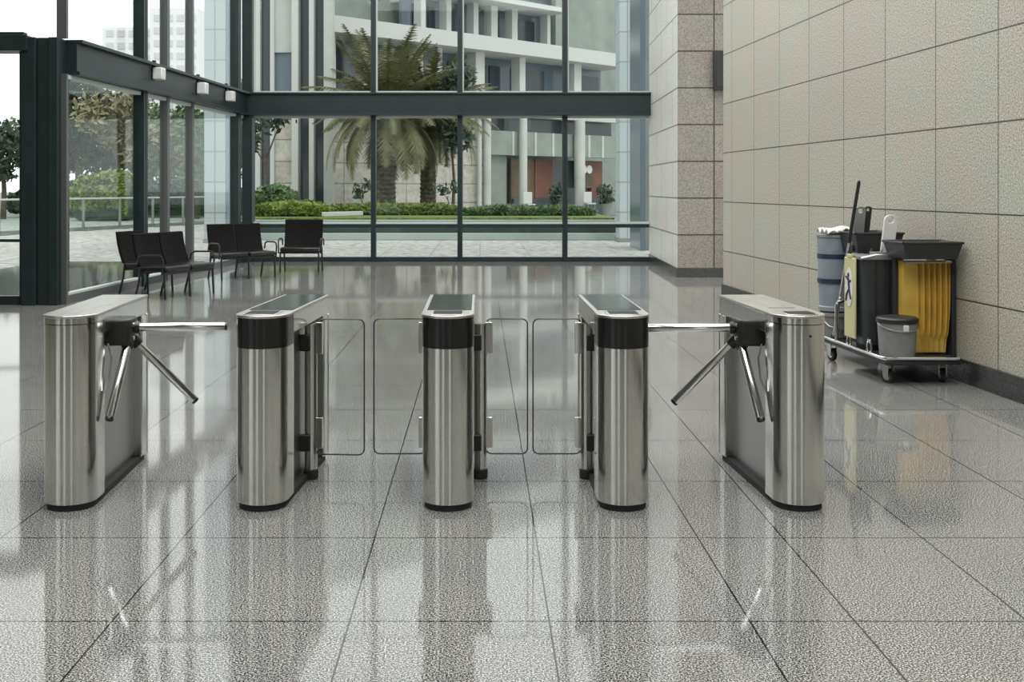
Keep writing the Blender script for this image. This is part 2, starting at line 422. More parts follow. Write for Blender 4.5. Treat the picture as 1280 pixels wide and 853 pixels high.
def tripod(t, s):
    hub = MB()
    hub.prism([(s * .078, .27), (s * .20, .29), (s * .215, .33), (s * .215, .44), (s * .20, .48), (s * .078, .50)][::s], .765, .905)
    hb = hub.build('hub_housing', M['black'], t, bevel=.014, seg=3)
    for (yy, zz) in ((.345, .87), (.42, .80), (.42, .87), (.345, .80)):
        MB().tube([(s * .212, yy, zz), (s * .222, yy, zz)], .011, 10).build('bolt', M['chrome'], hb)
    for a, b in (((.215, .38, .853), (.70, .39, .853)), ((.205, .42, .775), (.50, .55, .425)), ((.185, .36, .775), (.168, .07, .425))):
        a = Vector((s * a[0], a[1], a[2])); b = Vector((s * b[0], b[1], b[2]))
        d = (b - a).normalized()
        ar = MB().tube([a, b - d * .006, b], [.0225, .0225, .019], 18).build('arm', M['chrome'], t)
        MB().tube([a - d * .035, a + d * .03], .031, 16).build('socket', M['black_gloss'], ar)
        MB().tube([b - d * .001, b + d * .010], .0215, 16).build('end_cap', M['black_gloss'], ar)

def gate(t, s, hidden=False, px_=.165):
    if hidden: px_ = .112
    post = MB().tube([(s * px_, .53, .055), (s * px_, .53, .856)], .035, 24).build('pivot_post', M['steel'], t)
    MB().lathe([(.030, 0.0), (.040, .006), (.040, .05), (.035, .056)], (s * px_, .53), 24).build('post_foot', M['rubber'], post)
    for zb in (.16, .71):
        MB().box(*sorted((s * .076, s * (px_ + .005))), .475, .515, zb, zb + .09).build('hinge_bracket', M['black'], t, bevel=.006)
    x0, x1 = (px_ + .03, .425)
    pts = [(s * p[0], p[1]) for p in rrect(x0, x1, .135, .882, .032)]
    if s < 0: pts = pts[::-1]
    g = MB().prism_xz(pts, .524, .536).build('glass_panel', M['gate_glass'], t, smooth=False)
    ring = [Vector((p[0], .53, p[1])) for p in pts]
    MB().tube(ring + [ring[0]], .0042, 6, caps=False).build('polished_edge', M['glass_edge'], g)
    for z0, z1 in ((.69, .865), (.17, .34)):
        MB().box(*sorted((s * (px_ + .028), s * (px_ + .066))), .512, .548, z0, z1).build('glass_clamp', M['steel'], g, bevel=.003)

YT = 5.67
GRP = 'turnstiles in a row across the lobby'
spec = [
    (90, -2.6, 'tripod', 1, 'steel tripod turnstile with plain top at the far left of the row, arms pointing right'),
    (329, 3.9, 'gate', (1,), 'steel turnstile with black band and glass flap on its right only, second from left'),
    (560, 0.0, 'gate', (-1, 1), 'steel turnstile with black band in the middle of the row, glass flaps on both sides'),
    (778, -0.3, 'gate', (-1,), 'steel turnstile with black band and one glass flap on its left, second from right'),
    (997, -3.3, 'tripod', -1, 'steel tripod turnstile with dark reader on top, rightmost, arms to the left'),
]
for px, yaw, kind, s, label in spec:
    t = thing('tripod_turnstile' if kind == 'tripod' else 'glass_gate_turnstile', label, 'turnstile', (X_at(px, YT), YT, 0), -math.radians(yaw), GRP)
    pedestal(t, kind == 'gate')
    if kind == 'tripod':
        tripod(t, s)
        if s < 0:
            reader(t, -.065, .065, -.075, .03)
            MB().tube([(0.02, -.1285, .872), (0.02, -.1325, .872)], .006, 10).build('keyhole', M['black'], t)
            MB().box(-.07, .07, .25, .255, .9722, .9735).build('service_seam', M['black'], t, smooth=False)
        # curved grab guard beside the hub
        MB().tube([(s * .125, .19, .79), (s * .150, .17, .72), (s * .150, .13, .62), (s * .138, .09, .56)], .005, 8).build('edge_guard', M['chrome'], t)
    else:
        reader(t, -.072, .072, -.075, .055)
        for side in s: gate(t, side, hidden=(side < 0 and len(s) == 2), px_=.165 if len(s) == 2 else .128)

# ================================================================== CHAIRS
def make_seating(name, label, n, w, loc, rotz, arms=True, group='black waiting chairs by the glass', cat='chair', h=.94):
    t = thing(name, label, cat, loc, rotz, group)
    W = w * n
    for i in range(n):
        x0 = -W / 2 + i * w + .012; x1 = x0 + w - .024
        # seat: front edge at -y, softly cushioned
        s = MB().prism([(x0, -.50), (x1, -.50), (x1, .0), (x0, .0)], .39, .475).build('seat', M['leather_seat'], t, bevel=.028, seg=3)
        # backrest leaning to the rear with a slight curve
        b = MB(); rows = 6; vs = []; fs = []
        for layer in (0, 1):
            for r in range(rows + 1):
                u = r / rows; z = .46 + (h - .46) * u; y = -.03 + .13 * u + .02 * math.sin(PI * u) + layer * .055
                for c in range(5):
                    v = c / 4; vs.append((x0 + (x1 - x0) * v, y + .022 * (1 - (2 * v - 1) ** 2), z))
        nn = (rows + 1) * 5
        for r in range(rows):
            for c in range(4):
                a = r * 5 + c; fs.append((a, a + 1, a + 6, a + 5)); fs.append((nn + a, nn + a + 5, nn + a + 6, nn + a + 1))
        for r in range(rows):
            a = r * 5; fs.append((a, a + 5, nn + a + 5, nn + a)); a = r * 5 + 4; fs.append((a, nn + a, nn + a + 5, a + 5))
        for c in range(4):
            fs.append((c, nn + c, nn + c + 1, c + 1)); a = rows * 5 + c; fs.append((a, a + 1, nn + a + 1, nn + a))
        b.add(vs, fs); b.build('backrest', M['leather'], t, bevel=.014, seg=2, angle=50)
    # rails, legs, arms
    for y0 in (-.46, -.06): MB().box(-W / 2 + .01, W / 2 - .01, y0, y0 + .04, .355, .392).build('seat_rail', M['chair_metal'], t, bevel=.004)
    lx = [-W / 2 - .005 + .02, W / 2 - .015]
    if n > 1: lx.insert(1, 0.0)
    for x in lx:
        MB().tube([(x, -.45, .39), (x, -.47, .0)], .017, 10).build('leg', M['chair_metal'], t)
        MB().tube([(x, -.03, .46), (x, .00, .25), (x, .07, .0)], .017, 10).build('leg', M['chair_metal'], t)
    if arms:
        for x in (-W / 2 - .02, W / 2 + .02):
            MB().tube([(x, -.44, .36), (x, -.46, .56), (x, -.44, .615), (x, -.38, .635), (x, -.10, .63), (x, -.03, .60), (x, .0, .50)], .014, 10).build('armrest', M['chair_metal'], t)
    return t
# bench A
ra = math.atan2(.919, .394)
da = Vector((math.cos(ra), math.sin(ra))); na = Vector((math.sin(ra), -math.cos(ra)))   # na = towards the sitter's front
FL = Vector((-4.52, 16.0)); c = FL + da * .6 - na * .47
make_seating('waiting_bench', 'two-seat black waiting bench nearest the big steel column', 2, .58, (c.x, c.y, 0), ra, cat='bench')
c = Vector((-5.30, 17.25))
make_seating('waiting_chair', 'black waiting chair half hidden behind the nearest two-seat bench', 1, .60, (c.x, c.y, 0), ra, arms=False)
rb = math.atan2(.62, .78)
db = Vector((math.cos(rb), math.sin(rb))); nb = Vector((math.sin(rb), -math.cos(rb)))
FLb = Vector((-4.50, 19.42)); c = FLb + db * .54 - nb * .47
make_seating('waiting_bench', 'two-seat black waiting bench in the corner between the other bench and the single chair', 2, .53, (c.x, c.y, 0), rb, cat='bench', h=.96)
make_seating('waiting_chair', 'single black armchair facing the camera in front of the back windows', 1, .76, (X_at(377.5, 21.6), 21.75, 0), 0.0, arms=True, h=.99)

# ================================================================== SMALL THINGS ON THE STRUCTURE
for px, s_, lab in ((182, .20, 'white spotlight box on the left beam, largest, above the double mullion'), (238, .21, 'white spotlight box in the middle of the three on the left beam'), (274, .20, 'white spotlight box on the left beam nearest the corner')):
    s = lw_s(px); P = LA + ld * s
    t = thing('beam_spotlight', lab, 'lamp', (P.x, P.y, 0), lrot, 'spotlight boxes on the left beam')
    zc = 3.50 if px == 182 else 3.46
    MB().box(.15, .15 + s_ * .8, -s_ / 2, s_ / 2, zc - s_ * .5, zc + s_ * .5).build('housing', M['white_box'], t, bevel=.015)
    MB().box(.15 + s_ * .8, .155 + s_ * .8, -s_ * .36, s_ * .36, zc - s_ * .36, zc + s_ * .36).build('lens', M['pale_frame'], t)
    MB().box(.12, .17, -.03, .03, zc + .06, 3.72).build('bracket', M['frame'], t)
bx = MB().box(X_at(891, YP), X_at(906, YP), YP - .14, YP, Z_at(113, YP), Z_at(65, YP))
bx.box(X_at(893, YP), X_at(906, YP), YP - .15, YP - .14, Z_at(110, YP), Z_at(68, YP))
tag(bx.build('wall_box', M['black'], bevel=.01), 'dark metal box high on the stone pier beside the right wall', 'box')

# ================================================================== CLEANING CART
M['yellow_bag'] = plain('yellow_vinyl', (0.64, 0.42, 0.08), 0.42, noise=0.15, nscale=6)
M['yellow_sign'] = plain('yellow_sign', (0.55, 0.54, 0.28), 0.5)
M['white_plastic'] = plain('white_plastic', (0.72, 0.72, 0.70), 0.45)
M['grey_plastic'] = plain('grey_plastic', (0.24, 0.255, 0.27), 0.45, noise=0.12, nscale=9)
M['blue_grey'] = plain('blue_grey_plastic', (0.24, 0.275, 0.31), 0.4, noise=0.1, nscale=9)
M['navy'] = plain('navy_band', (0.015, 0.035, 0.07), 0.4)
M['bin_dark'] = plain('dark_green_grey_plastic', (0.035, 0.043, 0.043), 0.35, noise=0.2, nscale=5)
M['dark_plastic'] = plain('charcoal_plastic', (0.03, 0.032, 0.034), 0.4)
M['zinc'] = plain('zinc_metal', (0.5, 0.5, 0.5), 0.3, metal=0.9)
M['cloth'] = plain('white_cloth', (0.68, 0.68, 0.65), 0.9, noise=0.15, nscale=20)
M['mid_grey'] = plain('mid_grey_plastic', (0.22, 0.225, 0.225), 0.4, noise=0.15, nscale=8)
CA = math.radians(3.3); CO = Vector((3.60, 9.75, 0))
cm = Matrix.Translation(CO) @ Matrix.Rotation(CA, 4, 'Z')
def cw(x, y, z=0): return cm @ Vector((x - 3.6, y - 9.75, z))
cart = thing('cleaning_cart', 'cleaning cart with yellow bag, black tray and castors against the stone wall', 'cart', CO, CA)
def L3(x0, x1, y0, y1, z0, z1): return (x0 - 3.6, x1 - 3.6, y0 - 9.75, y1 - 9.75, z0, z1)
MB().box(*L3(3.25, 3.88, 9.10, 10.72, .165, .205)).box(*L3(3.62, 3.88, 9.42, 10.68, .12, .165)).build('platform', M['dark_plastic'], cart, bevel=.012)
def loc(p): return (p[0] - 3.6, p[1] - 9.75, p[2])
MB().tube([loc(p) for p in ((3.232, 10.72, .222), (3.232, 9.16, .222), (3.255, 9.10, .222), (3.86, 9.09, .215))], .013, 10).build('side_rail', M['chrome'], cart)
MB().tube([loc(p) for p in ((3.235, 10.12, .21), (3.235, 10.12, .55), (3.25, 10.12, .575), (3.29, 10.12, .585), (3.45, 10.12, .585))], .016, 10).build('guard_tube', M['chrome'], cart)
for (x, y, rz) in ((3.33, 9.24, .5), (3.80, 9.26, -.3), (3.32, 10.45, .2), (3.80, 10.45, .2)):
    e = MB()
    Mt = Matrix.Translation(loc((x, y, 0))) @ Matrix.Rotation(rz, 4, 'Z')
    def tp(v): return Mt @ Vector(v)
    e.tube([tp((-.016, 0, .058)), tp((.016, 0, .058))], .058, 24)
    ca = e.build('castor', M['rubber'], cart)
    MB().tube([tp((-.019, 0, .058)), tp((.019, 0, .058))], .034, 20).build('wheel_disc', M['zinc'], ca)
    f = MB()
    for sx in (-1, 1):
        pts = [(sx * .026, -.022, .045), (sx * .026, .022, .045), (sx * .026, .045, .150), (sx * .026, -.03, .150)]
        vs = [tp(p) for p in pts] + [tp((p[0] + sx * .005, p[1], p[2])) for p in pts]
        f.add(vs, [(0, 1, 2, 3), (7, 6, 5, 4), (0, 4, 5, 1), (1, 5, 6, 2), (2, 6, 7, 3), (3, 7, 4, 0)])
    f.add([tp(p) for p in ((-.045, -.045, .148), (.045, -.045, .148), (.045, .055, .148), (-.045, .055, .148), (-.045, -.045, .166), (.045, -.045, .166), (.045, .055, .166), (-.045, .055, .166))], [(0, 3, 2, 1), (4, 5, 6, 7), (0, 1, 5, 4), (1, 2, 6, 5), (2, 3, 7, 6), (3, 0, 4, 7)])
    f.build('fork', M['zinc'], ca)
# yellow bag with a flat side and pleated front
vs = []; top = []
prof = []
NP = 96
for i in range(NP + 1):
    u = i / NP; x = 3.535 + (3.925 - 3.535) * u
    a = 0.0 if u < .30 else 1.0
    y = 9.40 + (.030 * math.sin((u - .30) * 2 * PI * 8.0) * a) - (.012 * a)
    prof.append((x, y))
bg = MB(); rows = 14
back = [(3.925, 9.57), (3.535, 9.57)]
n = len(prof) + 2
vv = []
for r in range(rows + 1):
    w = r / rows; z = .225 + (.985 - .225) * w
    for (x, y) in prof:
        k = 1.0 if w > .17 else 0.15
        xx = 3.73 + (x - 3.73) * (1.0 if w > .5 else (.93 + .07 * w / .5)) + (-.02 * (1 - w) if x > 3.90 else 0)
        vv.append((xx - 3.6, 9.40 + (y - 9.40) * k - .012 * math.sin(PI * w) - 9.75, z))
    for (x, y) in back: vv.append((x - 3.6, y - 9.75, z))
ff = []
for r in range(rows):
    for i in range(n):
        a = r * n + i; b = r * n + (i + 1) % n; ff.append((a, b, b + n, a + n))
ff.append(list(range(n))[::-1]); ff.append(list(range(rows * n, rows * n + n)))
bg.add(vv, ff); bag = bg.build('bag', M['yellow_bag'], cart, angle=60)
MB().tube([loc(p) for p in ((3.53, 9.372, .985), (3.93, 9.372, .985))], .012, 8).build('bag_rim', M['zinc'], bag)
# uprights
for (x0, x1, y0, y1, z1) in ((3.93, 3.965, 9.36, 9.50, 1.03), (3.93, 3.965, 9.74, 9.84, 1.03), (3.93, 3.965, 10.5, 10.6, 1.0), (3.495, 3.53, 9.50, 9.55, 1.03)):
    MB().box(*L3(x0, x1, y0, y1, .15, z1)).build('upright', M['dark_plastic'], cart, bevel=.006)
MB().box(*L3(3.88, 3.96, 9.36, 10.62, .15, .2)).build('side_beam', M['dark_plastic'], cart, bevel=.006)
# trays
def tray(x0, x1, y0, y1, z0, z1, fl_=.035, t_=.014):
    m = MB()
    o0 = [(x0 + fl_, y0 + fl_, z0), (x1 - fl_, y0 + fl_, z0), (x1 - fl_, y1 - fl_, z0), (x0 + fl_, y1 - fl_, z0)]
    o1 = [(x0, y0, z1), (x1, y0, z1), (x1, y1, z1), (x0, y1, z1)]
    i1 = [(x0 + t_, y0 + t_, z1), (x1 - t_, y0 + t_, z1), (x1 - t_, y1 - t_, z1), (x0 + t_, y1 - t_, z1)]
    i0 = [(x0 + fl_ + t_, y0 + fl_ + t_, z0 + t_), (x1 - fl_ - t_, y0 + fl_ + t_, z0 + t_), (x1 - fl_ - t_, y1 - fl_ - t_, z0 + t_), (x0 + fl_ + t_, y1 - fl_ - t_, z0 + t_)]
    v = [loc(p) for p in o0 + o1 + i1 + i0]; f = [(3, 2, 1, 0), (12, 13, 14, 15)]
    for a, b in ((0, 4), (4, 8), (8, 12)):
        for k in range(4): f.append((a + k, a + (k + 1) % 4, b + (k + 1) % 4, b + k))
    m.add(v, f)
    # rolled rim
    m.tube([loc(p) for p in (o1 + [o1[0]])], .011, 8, caps=False)
    return m
tray(3.43, 3.935, 9.17, 9.58, 1.02, 1.155).build('tray', M['dark_plastic'], cart, bevel=.004)
tray(3.36, 3.80, 9.99, 10.55, 1.02, 1.20).build('tray', M['dark_plastic'], cart, bevel=.004)
MB().tube([loc(p) for p in ((3.47, 9.95, .21), (3.47, 9.95, 1.03), (3.50, 9.985, 1.06))], .014, 8).build('upright', M['dark_plastic'], cart)
MB().tube([loc(p) for p in ((3.62, 10.40, .20), (3.62, 10.40, 1.03))], .016, 8).build('upright', M['dark_plastic'], cart)

def at_cart(name, label, cat, x, y, z, rz=0.0, group=None):
    p = cw(x, y, z); return thing(name, label, cat, p, CA + rz, group)
# mop bin with a folded wet-floor sign on its side
t = at_cart('mop_bin', 'tall dark mop bin in the middle of the cleaning cart', 'bin', 3.455, 9.80, .205)
def frustum(m, hx0, hy0, hx1, hy1, z0, z1, r=.05, seg=4):
    def rr(hx, hy):
        return rrect(-hx, hx, -hy, hy, r, seg)
    a = [(p[0], p[1], z0) for p in rr(hx0, hy0)]; b = [(p[0], p[1], z1) for p in rr(hx1, hy1)]
    n = len(a); m.add(a + b, [list(range(n))[::-1], list(range(n, 2 * n))] + [(i, (i + 1) % n, n + (i + 1) % n, n + i) for i in range(n)])
bd = MB(); frustum(bd, .165, .175, .19, .185, .05, .80)
body = bd.build('body', M['bin_dark'], t, bevel=.006)
ft = MB(); frustum(ft, .12, .14, .12, .14, 0, .05, .03); ft.build('foot', M['black'], t)
rb_ = MB(); frustum(rb_, .203, .197, .203, .197, .785, .815); rb_.build('rim', M['mid_grey'], t, bevel=.004)
MB().tube([(-.203, -.20, .80), (-.10, -.255, .83), (.10, -.255, .83), (.203, -.20, .80)], .011, 8).build('press_bar', M['zinc'], t)
for x in (-.075, 0.035): MB().box(x, x + .012, -.192, -.17, .08, .77).build('rib', M['black'], t, bevel=.003)
sg = at_cart('wet_floor_sign', 'folded yellow wet floor sign hung on the side of the dark mop bin', 'sign', 3.245, 9.80, .30)
MB().box(-.018, .0, -.12, .12, .0, .70).build('panel', M['yellow_sign'], sg, bevel=.008)
ell = [(.085 * math.cos(2 * PI * k / 24), .44 + .17 * math.sin(2 * PI * k / 24)) for k in range(24)]
e2 = MB(); nE = 24
e2.add([(-.0205, p[0], p[1]) for p in ell] + [(-.023, p[0], p[1]) for p in ell], [list(range(nE)), list(range(nE, 2 * nE))[::-1]] + [(i, (i + 1) % nE, nE + (i + 1) % nE, nE + i) for i in range(nE)])
e2.build('warning_oval', M['white_plastic'], sg)
fg = MB()
fg.tube([(-.0232, .01, .545), (-.0255, .01, .545)], .022, 12)
for a, b in (((.005, .52), (-.015, .43)), ((.0, .50), (.055, .53)), ((.0, .49), (-.05, .50)), ((-.015, .43), (.04, .38)), ((.04, .38), (.055, .32)), ((-.015, .43), (-.05, .34))):
    fg.tube([(-.0245, a[0], a[1]), (-.0245, b[0], b[1])], .010, 6)
fg.build('slipping_figure', M['black'], sg)
MB().box(-.022, .0, -.05, .05, .70, .73).build('carry_grip', M['yellow_sign'], sg, bevel=.004)
# bucket bail loops low on the cart
for (x, y, lab) in ((3.262, 9.86, 'steel wire hook on the cart rail left of the mop bin'), (3.262, 9.42, 'steel wire hook on the cart rail behind the small lidded bucket')):
    t = at_cart('wire_hook', lab, 'hook', x, y, .205, 0, 'wire hooks on the cart rail')
    MB().tube([(0, .07, .0), (0, .072, .09), (0, .05, .125), (0, .02, .12), (0, .0, .08), (0, -.005, .0)], .010, 8).build('loop', M['chrome'], t)
    MB().lathe([(.02, 0), (.02, .018), (.012, .022)], (0, .035), 12).build('base', M['zinc'], t)
# small lidded bucket
t = at_cart('lidded_bucket', 'small grey bucket with black lid at the near corner of the cart', 'bucket', 3.415, 9.255, .205)
MB().lathe([(.128, 0), (.140, .01), (.158, .30)], seg=36).build('body', M['mid_grey'], t)
MB().lathe([(.164, .292), (.168, .298), (.168, .325), (.155, .338), (.06, .352), (0.0, .353)], seg=36).build('lid', M['black'], t)
MB().tube([(.165 * math.cos(a), .165 * math.sin(a), .285 - .05 * math.sin(PI * (a + PI) / PI)) for a in [(-PI + PI * k / 14) for k in range(15)]], .006, 8).build('bail', M['zinc'], t)
MB().box(-.02, .02, -.182, -.155, .235, .285).build('latch', M['white_plastic'], t, bevel=.004)
# stacked grey bins at the rear
t = at_cart('grey_bucket', 'low grey bucket at the far end of the cart beneath the banded bin', 'bucket', 3.375, 10.53, .205)
MB().lathe([(.120, 0), (.130, .01), (.138, .20), (.150, .205), (.150, .235), (.138, .24)], seg=36).build('body', M['mid_grey'], t)
MB().tube([(.15, 0, .20), (.10, -.12, .12), (0, -.155, .09), (-.10, -.12, .12), (-.15, 0, .20)], .006, 8).build('bail', M['zinc'], t)
t = at_cart('banded_bin', 'tall blue-grey bin with two navy bands at the far end of the cart', 'bin', 3.375, 10.53, .446)
MB().lathe([(.115, 0), (.150, .015), (.150, .05), (.138, .06), (.150, .30), (.158, .70)], seg=36).build('body', M['blue_grey'], t)
for z in (.27, .50): MB().lathe([(.150, z), (.158, z + .002), (.160, z + .043), (.152, z + .045)], seg=36).build('band', M['navy'], t)
MB().lathe([(.158, .695), (.166, .70), (.166, .722), (.150, .726)], seg=36).build('rim', M['mid_grey'], t)
# cloth over the bin
t = at_cart('cleaning_cloth', 'crumpled white cloth on top of the blue-grey banded bin', 'cloth', 3.40, 10.53, 1.172)
N = 18; vs = []; fs = []
rnd = random.Random(3)
for i in range(N + 1):
    for j in range(N + 1):
        x = -.15 + .38 * i / N; y = -.16 + .32 * j / N
        z = .012 + .035 * (math.sin(x * 22 + y * 9) * math.cos(y * 19 - x * 6) + 1) * .5 + .02 * math.sin(x * 45 + j)
        vs.append((x, y, max(.004, z) + .02 * max(0, 1 - (x * x + y * y) / .03)))
nv = len(vs); vs += [(v[0], v[1], v[2] - .006) for v in vs]
for i in range(N):
    for j in range(N):
        a = i * (N + 1) + j; q = (a, a + N + 1, a + N + 2, a + 1); fs.append(q); fs.append([nv + k for k in q[::-1]])
bo = [i * (N + 1) for i in range(N + 1)] + [N * (N + 1) + j for j in range(1, N + 1)] + [i * (N + 1) + N for i in range(N - 1, -1, -1)] + [j for j in range(N - 1, 0, -1)]
for k in range(len(bo)):
    a, b = bo[k], bo[(k + 1) % len(bo)]; fs.append((a, nv + a, nv + b, b))
m = MB(); m.add(vs, fs); m.build('folds', M['cloth'], t, angle=80)
# mop: black upper handle, chrome lower handle, socket
ptop = Vector((X_at(1074, 9.85), 9.85, Z_at(226, 9.85))); pbot = Vector((cw(3.262, 10.28).x, cw(3.262, 10.28).y, .215))
t = thing('mop', 'long mop handle, black above and chrome below, leaning on the cleaning cart', 'mop', pbot)
v = ptop - pbot
MB().tube([v * .62, v * .99, v], [.0155, .0155, .008], 12).build('grip', M['black'], t)
MB().tube([v * .02, v * .63], .0125, 12).build('shaft', M['chrome'], t)
MB().lathe([(.024, 0), (.024, .02), (.016, .05)], (0, 0), 12).build('tip', M['rubber'], t)
# flat-handled scoops standing in the mop bin
def handle(name, label, x, y, z, mat, w, h_, lean, hole=True, rz=0):
    t = at_cart(name, label, 'scoop', x, y, z, rz)
    outer = rrect(-w / 2, w / 2, 0, h_, w * .40, 5)
    inner = rrect(-w * .22, w * .22, h_ - w * .62, h_ - w * .18, w * .18, 5)
    m = MB(); n = len(outer)
    sh = lambda p, y: (p[0] + lean * p[1], y, p[1])
    V = [sh(p, -.012) for p in outer] + [sh(p, -.012) for p in inner] + [sh(p, .012) for p in outer] + [sh(p, .012) for p in inner]
    Fc = []
    for i in range(n):
        j = (i + 1) % n
        Fc += [(i, j, n + j, n + i), (2 * n + i, 3 * n + i, 3 * n + j, 2 * n + j), (i, 2 * n + i, 2 * n + j, j), (n + i, n + j, 3 * n + j, 3 * n + i)]
    m.add(V, Fc); m.build('handle', mat, t, bevel=.003)
    return t
t = handle('floor_squeegee', 'white plastic wringer handle with a slot on the mop bin', 3.50, 9.66, 1.035, M['white_plastic'], .115, .34, .12); t['category'] = 'handle'
b = MB()
for s_ in (-1, 1): b.tube([(s_ * .03, 0, .05), (s_ * .09, -.02, -.015)], .010, 8)
b.box(-.13, .15, -.05, .05, -.016, .02)
b.build('yoke', M['mid_grey'], t, bevel=.006)
t['label'] = 'white slotted handle standing upright on the mop bin beside the black tray'
t.name = 'wringer_handle'
t = handle('wringer_handle', 'dark slotted handle on the cart between the mop handle and the white handle', 3.42, 10.12, 1.07, M['mid_grey'], .10, .37, .10); t['category'] = 'handle'
MB().box(-.05, .05, -.03, .03, -.03, .02).build('yoke', M['black'], t, bevel=.004)
t = handle('wringer_handle', 'thin black slotted handle just right of the dark slotted handle', 3.49, 10.14, 1.06, M['black'], .07, .38, .12); t['category'] = 'handle'
MB().box(-.04, .04, -.03, .03, -.02, .02).build('yoke', M['black'], t, bevel=.004)

# ================================================================== OUTSIDE
M['paving'] = stone('plaza_paving', (0.55, 0.55, 0.54), (0.50, 0.50, 0.49), (0.34, 0.34, 0.33), 1.2, 1.2, 0, joint=0.012, off=0, axis='x', rough=0.7, fine=4)
# paving pattern in x/y
nt = M['paving'].node_tree
for l in list(nt.links):
    if l.to_node.type == 'COMBXYZ' and l.to_socket.name == 'Y': nt.links.remove(l)
sepn = [n for n in nt.nodes if n.type == 'SEPXYZ'][0]; cbn = [n for n in nt.nodes if n.type == 'COMBXYZ'][0]
nt.links.new(sepn.outputs[1], cbn.inputs[1])
M['asphalt'] = plain('street', (0.30, 0.30, 0.30), 0.85, noise=0.15, nscale=2)
M['kerb'] = plain('planter_kerb', (0.36, 0.42, 0.40), 0.6)
M['kerb_dark'] = plain('planter_wall', (0.03, 0.05, 0.045), 0.6, noise=0.2, nscale=3)
M['grass'] = plain('grass', (0.14, 0.20, 0.045), 0.9, noise=0.5, nscale=9)
M['leaf'] = plain('green_leaf', (0.10, 0.17, 0.07), 0.6, noise=0.5, nscale=3)
M['leaf_dark'] = plain('dark_leaf', (0.04, 0.068, 0.042), 0.6, noise=0.5, nscale=3)
M['leaf_olive'] = plain('olive_leaf', (0.26, 0.24, 0.14), 0.6, noise=0.5, nscale=3)
M['leaf_bright'] = plain('bright_leaf', (0.19, 0.25, 0.05), 0.6, noise=0.5, nscale=3)
M['frond'] = plain('palm_frond', (0.135, 0.14, 0.065), 0.5, noise=0.5, nscale=2)
M['bark'] = plain('bark', (0.10, 0.08, 0.06), 0.9, noise=0.4, nscale=6)
M['palm_bark'] = plain('palm_bark', (0.10, 0.085, 0.065), 0.9, noise=0.6, nscale=7)
M['concrete'] = plain('pale_concrete', (0.50, 0.52, 0.49), 0.7, noise=0.1, nscale=1)
M['white_conc'] = plain('white_concrete', (0.56, 0.575, 0.56), 0.6)
M['beige_panel'] = stone('beige_facade_panels', (0.50, 0.49, 0.45), (0.45, 0.44, 0.41), (0.26, 0.25, 0.24), 1.8, 0.9, 0, axis='x', joint=0.03, rough=0.7, off=0.0, fine=3, gr=.25)
M['win_dark'] = plain('dark_window_glass', (0.06, 0.075, 0.085), 0.15)
M['win_blue'] = plain('blue_window_glass', (0.14, 0.18, 0.22), 0.2)
M['grey_clad'] = plain('grey_cladding', (0.24, 0.25, 0.24), 0.6, noise=0.15, nscale=1)
M['green_grey'] = plain('green_grey_cladding', (0.25, 0.29, 0.26), 0.55, noise=0.15, nscale=1)
M['red_panel'] = plain('red_brown_panel', (0.17, 0.075, 0.055), 0.6, noise=0.2, nscale=1)
M['brown_panel'] = plain('brown_shop_panel', (0.13, 0.09, 0.05), 0.6, noise=0.3, nscale=1)
M['pillar_tile'] = stone('pillar_tiles', (0.46, 0.53, 0.57), (0.42, 0.49, 0.52), (0.28, 0.32, 0.35), 2.0, 0.9, 0, axis='x', joint=0.02, off=0, fine=40, gr=.15, rough=0.4)
M['pillar_blue'] = plain('blue_grey_pillar', (0.22, 0.27, 0.33), 0.3, noise=0.1, nscale=1)
M['tower'] = plain('white_tower', (0.78, 0.78, 0.77), 0.8)
M['tower_win'] = plain('tower_window', (0.55, 0.56, 0.56), 0.5)
g = MB().box(-90, 70, YB + .12, 60, -.3, -.02).box(-90, -5.9, 15.5, YB + .12, -.3, -.02)
struct(g.build('plaza_paving', M['paving'], smooth=False))
struct(MB().box(-260, 260, 60, 420, -.4, -.05).build('street_ground', M['asphalt'], smooth=False))
# planter in front of the palms
t = thing('planter', 'long raised planter with pale kerb outside the back windows', 'planter', (0, 36, 0))
x0, x1 = X_at(270, 35), X_at(775, 35)
MB().box(x0, x1, -1.25, -.9, -.02, .2).build('step', M['kerb'], t, bevel=.02)
MB().box(x0, x1, -.9, 9, -.02, .56).build('wall', M['kerb_dark'], t, bevel=.02)
kb = MB().box(x0, x1, -.95, -.55, .56, .60)
kb.build('kerb', M['kerb'], t, bevel=.02)
k0 = Vector((X_at(404, 36.75), 36.75, .661)); k1 = Vector((X_at(452, 38.3), 38.3, .661)); kd = k1 - k0
kt = MB().box(0, kd.length, -.08, .08, 0, .15).build('garden_kerb', M['white_conc'], loc=k0, rotz=math.atan2(kd.y, kd.x), bevel=.02)
tag(kt, 'pale garden kerb crossing the planter lawn right of the bright hedge', 'kerb')
gm = MB().box(x0 + .1, x1 - .1, -.5, 8.8, .561, .66)
tag(gm.build('planter_lawn', M['grass'], loc=(0, 36, 0)), 'mown grass filling the planter outside the back windows', 'grass', kind='stuff')

def leaf_blob(m, c, rad, n, size, rnd, shell=0.55):
    for _ in range(n):
        d = Vector((rnd.gauss(0, 1), rnd.gauss(0, 1), rnd.gauss(0, 1))).normalized()
        r = shell + (1 - shell) * rnd.random()
        p = Vector(c) + Vector((d.x * rad[0], d.y * rad[1], d.z * rad[2])) * r
        a = Vector((rnd.gauss(0, 1), rnd.gauss(0, 1), rnd.gauss(0, 1))).normalized(); b = a.orthogonal().normalized()
        s = size * (.6 + .8 * rnd.random())
        m.add([p - a * s, p - b * s * .45, p + a * s, p + b * s * .45], [(0, 1, 2, 3)])

